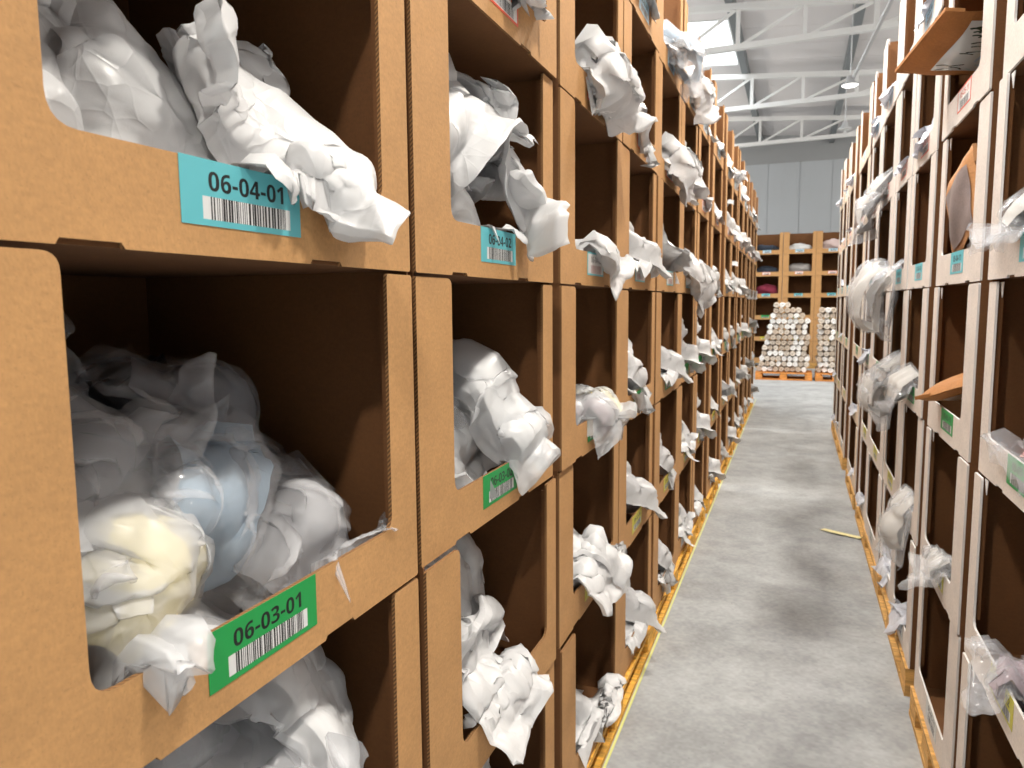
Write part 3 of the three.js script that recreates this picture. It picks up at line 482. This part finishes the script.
pile('left', 1, 3, 'bags in the second green-label bin', [
  base(0.2, { d: 'white bag lying lowest in the second green-label bin' }),
  { c: [0.5, 0.34, 0.32], L: 0.40, B: 0.34, T: 0.068, f: 'frost', g: 'grey', d: 'grey bag at the back of the second green-label bin' },
  { c: [0.27, 0.30, 0.19], L: 0.38, B: 0.28, T: 0.075, pitch: 0.5, g: 'white', yaw: 0.1, d: 'upright white bag, left front of the second green-label bin' },
  { c: [0.40, 0.34, 0.16], L: 0.36, B: 0.26, T: 0.045, pitch: 0.5, yaw: -0.2, f: 'frost', g: 'white', crease: 1.6, fold: 0.06, d: 'wrinkled white bag, middle of the second green-label bin' },
  { c: [0.56, 0.32, 0.09], L: 0.38, B: 0.30, T: 0.120, pitch: 0.35, yaw: -0.3, f: 'frost', g: 'white', d: 'round full white bag at the right post of the second green-label bin' },
  { c: [0.34, 0.45, 0.29], L: 0.44, B: 0.32, T: 0.075, pitch: 0.15, yaw: -0.5, f: 'clear', g: 'plum', d: 'dark mauve garment in a shiny bag in the second green-label bin' },
]);
pile('left', 1, 2, 'bags in the second yellow-label bin', [
  base(0.24, { d: 'white bag lying lowest in the second yellow-label bin' }),
  { c: [0.40, 0.3, 0.36], L: 0.38, B: 0.5, T: 0.26, f: 'thin', g: 'mauve', d: 'mauve bag at the back of the second yellow-label bin' },
  { c: [0.28, 0.44, 0.29], L: 0.46, B: 0.3, T: 0.060, pitch: 0.6, yaw: 0.1, f: 'clear', g: 'plum', d: 'tall greyish mauve bag in the second yellow-label bin' },
  { c: [0.52, 0.36, 0.25], L: 0.44, B: 0.26, T: 0.060, pitch: 0.6, yaw: -0.1, f: 'thin', g: 'grey', d: 'grey bag leaning at the right of the second yellow-label bin' },
  { c: [0.56, 0.32, 0.13], L: 0.38, B: 0.2, T: 0.045, pitch: 0.5, yaw: -0.3, f: 'white', g: 'white', s: [0.6, 0.4], d: 'white bag with a sticker, right front of the second yellow-label bin' },
  { c: [0.31, 0.34, 0.11], L: 0.42, B: 0.30, T: 0.038, pitch: 0.7, yaw: 0.1, f: 'white', s: [0.7, 0.3], d: 'white bag with a sticker hanging from the second yellow-label bin' },
  { c: [0.36, 0.30, 0.04], L: 0.36, B: 0.32, T: 0.022, pitch: 0.5, yaw: 0.0, f: 'white', d: 'flat white bag hanging lowest over the second yellow label' },
]);
pile('left', 2, 4, 'bags in the third blue-label bin', [
  base(0.18, { d: 'white bag lying lowest in the third blue-label bin' }),
  { c: [0.3, 0.32, 0.23], L: 0.42, B: 0.3, T: 0.060, pitch: 0.6, f: 'thin', g: 'grey', d: 'grey garment bag, left side of the third blue-label bin' },
  { c: [0.46, 0.3, 0.11], L: 0.42, B: 0.32, T: 0.053, pitch: 0.35, yaw: -0.4, g: 'white', d: 'white bag over the lip of the third blue-label bin' },
]);
pile('left', 2, 3, 'bags in the third green-label bin', [
  base(0.14, { d: 'white bag lying lowest in the third green-label bin' }),
  { c: [0.26, 0.4, 0.29], L: 0.36, B: 0.26, T: 0.075, pitch: 0.6, f: 'thin', g: 'dark', d: 'dark garment bag, topmost in the third green-label bin' },
  { c: [0.40, 0.34, 0.13], L: 0.44, B: 0.34, T: 0.075, pitch: 0.45, yaw: -0.3, f: 'frost', g: 'mauve', d: 'pale mauve garment bag over the lip of the third green-label bin' },
  { c: [0.58, 0.3, 0.09], L: 0.36, B: 0.24, T: 0.060, pitch: 0.4, yaw: -0.4, g: 'cream', f: 'frost', d: 'cream bag at the right post of the third green-label bin' },
]);
pile('left', 2, 2, 'bags in the third yellow-label bin', [
  base(0.2, { d: 'white bag lying lowest in the third yellow-label bin' }),
  { c: [0.3, 0.36, 0.25], L: 0.44, B: 0.3, T: 0.075, pitch: 0.6, f: 'frost', g: 'grey', d: 'greyish bag at the back of the third yellow-label bin' },
  { c: [0.38, 0.3, 0.11], L: 0.42, B: 0.34, T: 0.068, pitch: 0.6, yaw: 0.1, g: 'white', d: 'white bag, front of the third yellow-label bin' },
  { c: [0.44, 0.44, 0.11], L: 0.44, B: 0.32, T: 0.045, pitch: 0.4, yaw: -0.5, curl: [[-1, 1, 0.16, 0.05, 0.03]], g: 'white', d: 'white bag jutting out topmost from the third yellow-label bin' },
]);
pile('left', 2, 1, 'bags in the third bottom bin', [
  base(0.2, { d: 'white bag lying lowest in the third bottom bin' }),
  { c: [0.4, 0.34, 0.29], L: 0.44, B: 0.4, T: 0.075, pitch: 0.6, f: 'frost', g: 'grey', d: 'greyish bag at the back of the third bottom bin' },
  { c: [0.32, 0.3, 0.15], L: 0.44, B: 0.3, T: 0.060, pitch: 0.8, g: 'white', d: 'white bag standing at the left of the third bottom bin' },
  { c: [0.48, 0.4, 0.15], L: 0.46, B: 0.28, T: 0.038, pitch: 0.8, yaw: -0.2, s: [0.75, 0.5], d: 'white bag with a sticker, right side of the third bottom bin' },
]);
/*ENDCUSTOM*/
// ---------------------------------------------------------------- right rack: clear bags and kraft pouches
pile('right', 0, 4, 'clear bags in the nearest right blue-label bin', [
  base(0.24, { f: 'clear', g: 'dark', d: 'dark garment in clear film lying lowest in the nearest right blue-label bin' }),
  { c: [0.22, 0.37, 0.25], L: 0.40, B: 0.32, T: 0.10, pitch: 0.5, f: 'clear', g: 'dark', d: 'dark clear-film bag behind the lip of the nearest right blue-label bin' },
  { c: [0.24, 0.45, 0.11], L: 0.44, B: 0.34, T: 0.10, pitch: 0.35, yaw: 0.3, f: 'clear', g: 'stone', curl: [[-1, -1, 0.18, 0.03, 0.05]], d: 'big clear bag bulging out at the right picture edge, above the blue label' },
]);
pile('right', 0, 3, 'clear bags in the nearest right green-label bin', [
  base(0.19, { f: 'clear', g: 'mauve', d: 'mauve garment lying lowest in the nearest right green-label bin' }),
  { c: [0.18, 0.37, 0.21], L: 0.42, B: 0.26, T: 0.07, pitch: 0.7, f: 'clear', g: 'mauve', d: 'mauve garment in a tall clear bag in the nearest right green-label bin' },
  { c: [0.36, 0.35, 0.16], L: 0.42, B: 0.32, T: 0.12, pitch: 0.55, f: 'clear', g: 'pink', d: 'pinkish garment in a clear bag in the nearest right green-label bin' },
]);
pile('right', 0, 2, 'clear bags in the nearest right yellow-label bin', [
  base(0.16, { f: 'clear', g: 'mauve', d: 'garment lying lowest in the nearest right yellow-label bin' }),
  { c: [0.36, 0.37, 0.14], L: 0.42, B: 0.3, T: 0.1, pitch: 0.5, yaw: 0.2, f: 'clear', g: 'mauve', d: 'clear bag with a mauve garment at the lower right picture edge' },
]);
pile('right', 1, 2, 'bags in the second right yellow-label bin', [
  base(0.18, { f: 'clear', g: 'brown', d: 'brown garment lying lowest in the second right yellow-label bin' }),
  { c: [0.38, 0.34, 0.12], L: 0.42, B: 0.36, T: 0.05, pitch: 0.5, yaw: 0.1, f: 'thin', g: 'stone', d: 'clear open bag hanging over the second right yellow label' },
]);
pile('right', 1, 1, 'folded garments in the second right bottom bin', [
  base(0.16, { f: 'clear', g: 'rust', d: 'rust brown garment lying lowest in the second right bottom bin' }),
  { c: [0.36, 0.34, 0.32], L: 0.42, B: 0.4, T: 0.1, pitch: 0.8, f: 'clear', g: 'rust', d: 'rust brown garment standing in the second right bottom bin' },
]);
pile('right', 2, 4, 'garment in the third right blue-label bin', [
  base(0.2, { f: 'clear', g: 'pink', c: [0.36, 0.25, 0.25], d: 'reddish garment stack in the third right blue-label bin' }),
]);
pile('right', 2, 3, 'clear bags in the third right green-label bin', [
  base(0.16, { f: 'clear', g: 'stone', d: 'clear bag lying lowest in the third right green-label bin' }),
  { c: [0.34, 0.40, 0.12], L: 0.46, B: 0.4, T: 0.08, pitch: 0.6, f: 'clear', g: 'stone', d: 'crinkled clear bag filling the third right green-label bin' },
]);
pile('right', 3, 4, 'clear bags in the fourth right blue-label bin', [
  base(0.18, { f: 'clear', g: 'dark', d: 'dark garment lying lowest in the fourth right blue-label bin' }),
  { c: [0.38, 0.40, 0.07], L: 0.46, B: 0.36, T: 0.12, pitch: 0.45, yaw: 0.2, f: 'thin', g: 'stone', d: 'clear bag jutting out of the fourth right blue-label bin' },
]);
pile('right', 3, 3, 'clear bags in the fourth right green-label bin', [
  base(0.16, { f: 'clear', g: 'stone', d: 'clear bag lying lowest in the fourth right green-label bin' }),
  { c: [0.36, 0.40, 0.09], L: 0.46, B: 0.4, T: 0.1, pitch: 0.5, f: 'thin', g: 'stone', d: 'frosted clear bag bulging from the fourth right green-label bin' },
]);
pile('right', 2, 2, 'clear bags in the third right yellow-label bin', [
  base(0.18, { f: 'clear', g: 'stone', d: 'clear bag lying lowest in the third right yellow-label bin' }),
  { c: [0.36, 0.36, 0.07], L: 0.46, B: 0.4, T: 0.06, pitch: 0.5, f: 'thin', g: 'stone', d: 'clear bag with a frilled edge jutting from the third right yellow-label bin' },
]);
pile('right', 4, 5, 'clear bags in the fifth right orange-label bin', [
  base(0.14, { f: 'thin', g: 'stone', d: 'clear bag lying lowest in the fifth right orange-label bin' }),
  { c: [0.3, 0.40, 0.05], L: 0.46, B: 0.36, T: 0.08, pitch: 0.4, f: 'thin', g: 'stone', d: 'pale clear bag jutting from the fifth right orange-label bin' },
]);
// kraft pouches with a window: a pillow of paper, a folded band at its mouth, a window film with a print
const pouchPrint = (() => { const c = document.createElement('canvas'); c.width = c.height = 256; const g = c.getContext('2d'), r = rng(61); g.fillStyle = '#dfe6ea'; g.fillRect(0, 0, 256, 256); for (let i = 0; i < 60; i++) { g.strokeStyle = `rgba(${150 + r() * 60},${185 + r() * 50},${215 + r() * 40},0.7)`; g.lineWidth = 3 + r() * 7; g.beginPath(); g.moveTo(r() * 256, r() * 170); g.lineTo(r() * 256, r() * 170); g.stroke(); } for (let i = 0; i < 16; i++) { g.strokeStyle = '#2e4a45'; g.lineWidth = 5; const x = r() * 256, y = 190 + r() * 50; g.beginPath(); g.moveTo(x, y + 16); g.quadraticCurveTo(x + 8, y, x + r() * 30 - 12, y - 18); g.stroke(); } const t = new THREE.CanvasTexture(c); t.colorSpace = THREE.SRGBColorSpace; return phys({ map: t, roughness: 0.15, clearcoat: 1, clearcoatRoughness: 0.08 }); })();
const paper = std({ map: T.kraft, bumpMap: T.film, bumpScale: 0.004, roughness: 0.8, color: new THREE.Color(0.75, 0.55, 0.36) }), paperPink = std({ map: T.kraft, bumpMap: T.film, bumpScale: 0.004, roughness: 0.7, color: new THREE.Color(0.95, 0.78, 0.66) });
function pouch(label, L, B, T2, mat, windowMat, place) {
  const t = thing('paper_pouch', label, 'pouch', null), n = 18, m = 14, pos = [], uv = [], idx = [];
  for (const s of [1, -1]) for (let i = 0; i < n; i++) for (let j = 0; j < m; j++) { const a = i / (n - 1), b = j / (m - 1) * 2 - 1, h = T2 * Math.sqrt(Math.max(0, Math.sin(Math.PI * Math.pow(a * 0.97, 0.6)))) * Math.pow(Math.max(0, 1 - b * b), 0.45); pos.push(a * L, s * (h * 0.5 + 0.001) + 0.004 * Math.sin(a * 9 + b * 4), b * B / 2); uv.push(a * L, b * B / 2); }
  for (let s = 0; s < 2; s++) for (let i = 0; i < n - 1; i++) for (let j = 0; j < m - 1; j++) { const o = s * n * m + i * m + j; s ? idx.push(o, o + m, o + 1, o + 1, o + m, o + m + 1) : idx.push(o, o + 1, o + m, o + 1, o + m + 1, o + m); }
  const g = new THREE.BufferGeometry(); g.setAttribute('position', new THREE.Float32BufferAttribute(pos, 3)); g.setAttribute('uv', new THREE.Float32BufferAttribute(uv, 2)); g.setIndex(idx); g.computeVertexNormals();
  part('pouch_body', g, mat, t);
  part('folded_mouth', box(-0.004, 0.055, -0.006, 0.006, -B / 2, B / 2), mat, t);
  const wp = [], wu = [], wi = [], ni = 12, mi = 12; for (let i = 0; i < ni; i++) for (let j = 0; j < mi; j++) { const a = 0.20 + 0.72 * i / (ni - 1), b = -0.6 + 1.5 * j / (mi - 1), h = T2 * Math.sqrt(Math.max(0, Math.sin(Math.PI * Math.pow(a * 0.97, 0.6)))) * Math.pow(1 - b * b, 0.45); wp.push(a * L, -(h * 0.5 + 0.003) + 0.004 * Math.sin(a * 9 + b * 4), b * B / 2); wu.push(j / (mi - 1), i / (ni - 1)); }
  for (let i = 0; i < ni - 1; i++) for (let j = 0; j < mi - 1; j++) { const o = i * mi + j; wi.push(o, o + mi, o + 1, o + 1, o + mi, o + mi + 1); }
  const w = new THREE.BufferGeometry(); w.setAttribute('position', new THREE.Float32BufferAttribute(wp, 3)); w.setAttribute('uv', new THREE.Float32BufferAttribute(wu, 2)); w.setIndex(wi); w.computeVertexNormals(); part('window', w, windowMat, t);
  place(t); return t;
}
CUSTOM.add('R1-5'); CUSTOM.add('R1-4'); CUSTOM.add('R1-3');
pouch('kraft pouch with a clear window jutting out of the second right orange-label bin', 0.42, 0.36, 0.07, paper, pouchPrint, (t) => { t.position.set(0.355, 2.475, -2.87); t.rotation.set(-0.22, 0.28, -0.09, 'YXZ'); });
pouch('pale pinkish kraft pouch standing on its side in the second right blue-label bin', 0.27, 0.36, 0.07, paperPink, std({ map: T.concrete, color: new THREE.Color(0.8, 0.62, 0.58), roughness: 0.4 }), (t) => { t.position.set(0.508, 2.065, -2.92); t.rotation.set(-0.26, 0, -Math.PI / 2 + 0.05); });
pouch('brown kraft pouch lying aslant in the second right green-label bin', 0.42, 0.34, 0.08, paper, std({ color: new THREE.Color(0.5, 0.42, 0.36), roughness: 0.3 }), (t) => { t.position.set(0.52, 1.315, -3.0); t.rotation.set(0.15, -0.8, 0.3, 'YXZ'); });
// ---------------------------------------------------------------- ordinary heaps, reused along the racks
const TINTS = [[0.9, 0.9, 0.9], [0.62, 0.6, 0.6], [0.8, 0.78, 0.7], [0.45, 0.45, 0.47], [0.75, 0.72, 0.72], [0.9, 0.85, 0.66]];
const HEAPS = [];
for (let v = 0; v < 8; v++) {
  const r = rng(900 + v), P = newPile(), specs = [
    { c: [0.38, 0.18, 0.33], L: 0.44, B: 0.66, T: 0.2 + 0.06 * r() },
    { c: [0.29 + r() * 0.06, 0.32, 0.13 + r() * 0.04], L: 0.42, B: 0.34, T: 0.11, pitch: 0.25, yaw: (r() - 0.5) * 0.9, roll: (r() - 0.5) * 0.4, curl: [[-1, r() < 0.5 ? -1 : 1, 0.12, 0.04]] },
    { c: [0.50 + r() * 0.06, 0.34, 0.11 + r() * 0.04], L: 0.42, B: 0.34, T: 0.11, pitch: 0.25, yaw: -r() * 0.9, roll: (r() - 0.5) * 0.4, curl: [[-1, 1, 0.12, 0.04, 0.02]] },
    { c: [0.34 + r() * 0.14, 0.40, 0.18 + 0.07 * r()], L: 0.40, B: 0.32, T: 0.08, pitch: 0.2, yaw: (r() - 0.5) * 1.4, curl: [[1, 1, 0.12, 0.06]] },
  ];
  HEAPS.push(specs.map((s, i) => { const R = simBag(P, { rough: 0.05, ...s, n: [28, 21] }, 1000 + v * 17 + i * 3); return bagGeometry(R, { tint: TINTS[Math.floor(r() * TINTS.length)], base: [0.9, 0.9, 0.9] }); }));
}
const LAYER = ['lowest', 'lower front', 'upper front', 'topmost'];
let bagCount = 0;
const HEAPS_R = [];
for (let v = 0; v < 4; v++) {
  const r = rng(700 + v), P = newPile(BW, [NARROW + 0.004, BW - WIDE - 0.004]), specs = [
    { c: [0.37, 0.16, 0.33], L: 0.44, B: 0.66, T: 0.2 },
    { c: [0.30 + r() * 0.1, 0.34, 0.15], L: 0.42, B: 0.36, T: 0.10, pitch: 0.3, yaw: (r() - 0.5) * 0.6 },
    { c: [0.30 + r() * 0.16, 0.40, 0.16], L: 0.40, B: 0.32, T: 0.07, pitch: 0.3, yaw: (r() - 0.5), curl: [[-1, -1, 0.15, 0.05, 0.03]] },
  ];
  HEAPS_R.push(specs.map((s, i) => bagGeometry(simBag(P, { rough: 0.05, ...s, n: [28, 21] }, 2000 + v * 17 + i * 3), { tint: TINTS[Math.floor(r() * TINTS.length)], base: [0.85, 0.86, 0.9] })));
}
function heap(side, i, k, v, layers) {
  for (const q of layers) {
    const m = new THREE.Mesh(side === 'left' ? HEAPS[v % HEAPS.length][q] : HEAPS_R[v % 4][q], side === 'left' ? F.far : F.farClear); m.name = numbered('poly_bag'); m.castShadow = m.receiveShadow = true; scene.add(m);
    settle(m, side, i, k);
    tag(m, `${side === 'left' ? 'white' : 'clear'} poly bag, ${LAYER[q]} in the ${ROWNAME[k]} bin, ${ORD[i + 1]} column of the ${side} rack`, 'plastic bag', `poly bags in the ${side} rack`); bagCount++;
  }
}
const pick = rng(321);
for (let i = 1; i < LCOL.length; i++) for (let k = 1; k <= 6; k++) {
  const v = Math.floor(pick() * 8), roll = pick();
  if (CUSTOM.has(`L${i}-${k}`)) continue;
  if (i < 8) heap('left', i, k, v, roll < 0.35 ? [0, 1, 2] : roll < 0.6 ? [0, 2, 3] : [0, 1, 2, 3]);
  else if (i < 12) heap('left', i, k, v, roll < 0.5 ? [1, 2] : [2, 3]);
  else heap('left', i, k, v, [1 + Math.floor(roll * 2)]);
}

for (let i = 2; i < RCOL.length; i++) for (let k = 1; k <= 6; k++) {
  const v = Math.floor(pick() * 4), roll = pick();
  if (CUSTOM.has(`R${i}-${k}`) || roll < (i < 5 ? 0.6 : 0.35)) continue;
  heap('right', i, k, v, i < 6 ? [1, 2] : [1 + Math.floor(roll * 10) % 2]);
}
// ---------------------------------------------------------------- across the end of the aisle: bins that face it, and bundles on pallets
const endRow = ['', 'lowest', 'second', 'third', 'fourth', 'fifth', 'top'], endCol = ['leftmost', 'second', 'third', 'fourth', 'rightmost'];
const ENDX = [-1.83, -1.08, -0.327, 0.419, 1.17];
ENDX.forEach((x, i) => { for (let k = 1; k <= 6; k++) {
  const b = BIN.left.clone(); b.name = numbered('storage_bin'); scene.add(b); tag(b, `cardboard bin facing the aisle end, ${endRow[k]} level, ${endCol[i]} stack before the far wall`, 'cardboard bin', 'bins across the aisle end');
  b.position.set(x, 0.14 + 0.53 * (k - 1), -19.5); b.rotation.y = -Math.PI / 2; b.scale.set(1, 1.025, 0.985);
  const L = labelPrint('08', k, i + 1), l = part('shelf_label', labelGeometry(GL, L), L.m, b); l.position.set(0, LIP - 0.037, -0.38);
} });
ENDX.forEach((x, i) => { const p = makePallet(0.745, M.rawWood); p.name = numbered('wooden_pallet'); p.rotation.y = -Math.PI / 2; p.position.set(x, 0.02, -19.5); scene.add(p); p.position.y = 0; p.scale.y = 1.18; tag(p, `pale pallet under the ${endCol[i]} bin stack facing the aisle end`, 'pallet', 'pallets across the aisle end'); });
[[1, 4, 0, 'dark red'], [1, 5, 1, 'dark'], [2, 5, 2, 'grey'], [1, 6, 3, 'dark'], [2, 6, 1, 'white'], [3, 6, 0, 'white and red']].forEach(([i, k, v, c]) => {
  const mat = { 'dark red': cloth(0.25, 0.03, 0.06), dark: cloth(0.04, 0.05, 0.07), grey: cloth(0.4, 0.37, 0.35), white: cloth(0.75, 0.74, 0.72), 'white and red': cloth(0.7, 0.55, 0.52) }[c];
  const m = part(numbered('garment_heap'), HEAPS[v][0], mat, scene); m.position.set(ENDX[i], 0.14 + 0.53 * (k - 1) + 0.004, -19.5); m.rotation.y = -Math.PI / 2; m.scale.z = 0.985; tag(m, `${c} garment bundle in a bin across the aisle end, ${endRow[k]} level, ${endCol[i]} stack`, 'garment', null);
});
// bundles: squashed rolls with a hollow at the end
{
  const prof = [[0.0001, 0.0], [0.018, 0.0], [0.022, 0.012], [0.044, 0.016], [0.053, 0.006], [0.055, -0.01], [0.055, -0.3], [0.056, -0.62], [0.0001, -0.63]].map(([a, b]) => new THREE.Vector2(a, b));
  const rollG = [0, 1, 2].map((v) => { const g = new THREE.LatheGeometry(prof.slice().reverse(), 14); g.rotateX(Math.PI / 2); const r = rng(v + 3), p = g.attributes.position; for (let i = 0; i < p.count; i++) { const a = Math.atan2(p.getY(i), p.getX(i)), k = 1 + 0.07 * Math.sin(a * 2 + v) + 0.05 * Math.sin(a * 3 + v * 2); p.setX(i, p.getX(i) * k * 1.0); p.setY(i, p.getY(i) * k * 1.03); } g.computeVertexNormals(); return g; });
  const rollM = [std({ color: new THREE.Color(0.66, 0.58, 0.50), roughness: 0.75 }), std({ color: new THREE.Color(0.56, 0.46, 0.37), roughness: 0.8 }), std({ color: new THREE.Color(0.86, 0.84, 0.82), roughness: 0.6 })], band = std({ color: new THREE.Color(0.55, 0.40, 0.25), roughness: 0.7 });
  const bandG = new THREE.TorusGeometry(0.0565, 0.003, 5, 16).translate(0, 0, -0.1), r = rng(44);
  const stack = (x0, x1, rows, slope, where, yTop) => { for (let q = 0; q < rows; q++) { const a = x0 + slope * q + (q % 2) * 0.02, n = Math.floor((x1 - a) / 0.112); for (let i = 0; i < n; i++) {
    if (q > rows - 4 && (i >= n - (q - rows + 4) * 1.2 && where.includes('wider'))) continue;
    const t = new THREE.Group(); t.name = numbered('rolled_bundle'); scene.add(t); tag(t, `pale rolled bundle, ${ORD[i + 1]} from the left, ${ORD[q + 1]} layer up, ${where.includes('wider') ? 'wider' : 'narrower'} end pallet`, 'bundle', `rolled bundles on ${where}`);
    t.position.set(a + 0.056 + i * 0.112 + (r() - 0.5) * 0.012, 0.22 + q * 0.112, -16.5 + (r() - 0.5) * 0.12); t.rotation.z = r() * 6.28;
    part('roll', rollG[Math.floor(r() * 3)], rollM[Math.floor(r() * 3)], t); part('paper_band', bandG, band, t);
  } } };
  stack(-0.75, 0.34, 13, 0.026, 'the wider pallet at the aisle end'); stack(0.43, 1.15, 12, 0.0, 'the narrower pallet at the aisle end');
  const endPallet = (x0, L, label) => { const p = makePallet(L, std({ map: T.wood, roughness: 0.8, color: new THREE.Color(0.95, 0.66, 0.58) })); p.name = numbered('wooden_pallet'); p.rotation.y = -Math.PI / 2; p.position.set(x0, 0, -16.4); p.scale.set(1.2, 1.36, 1); scene.add(p); tag(p, label, 'pallet', null); };
  endPallet(-0.76, 1.12, 'reddish wooden pallet under the wide stack of rolled bundles'); endPallet(0.42, 0.78, 'reddish wooden pallet under the narrow stack of rolled bundles');
}
// a strap end on the floor
{
  const c = new THREE.CatmullRomCurve3([V3(0.225, 0.004, -5.62), V3(0.33, 0.012, -5.53), V3(0.43, 0.006, -5.5), V3(0.475, 0.012, -5.46), V3(0.50, 0.04, -5.42)]), n = 24, pos = [], idx = [], uv = [];
  for (let i = 0; i <= n; i++) { const p = c.getPoint(i / n), d = c.getTangent(i / n), s = V3(-d.z, 0, d.x).normalize().multiplyScalar(0.026); for (const [k, y] of [[1, 0.001], [-1, 0.001], [-1, -0.001], [1, -0.001]]) { pos.push(p.x + s.x * k, p.y + y, p.z + s.z * k); uv.push(i / n, k); } }
  for (let i = 0; i < n; i++) for (let k = 0; k < 4; k++) { const a = i * 4 + k, b = i * 4 + (k + 1) % 4; idx.push(a, b, a + 4, b, b + 4, a + 4); }
  const g = new THREE.BufferGeometry(); g.setAttribute('position', new THREE.Float32BufferAttribute(pos, 3)); g.setAttribute('uv', new THREE.Float32BufferAttribute(uv, 2)); g.setIndex(idx); g.computeVertexNormals();
  tag(part('packing_strap', g, M.strap, scene), 'pale yellow strap lying across the floor at the right rack', 'strap');
}

renderer.render(scene, camera);
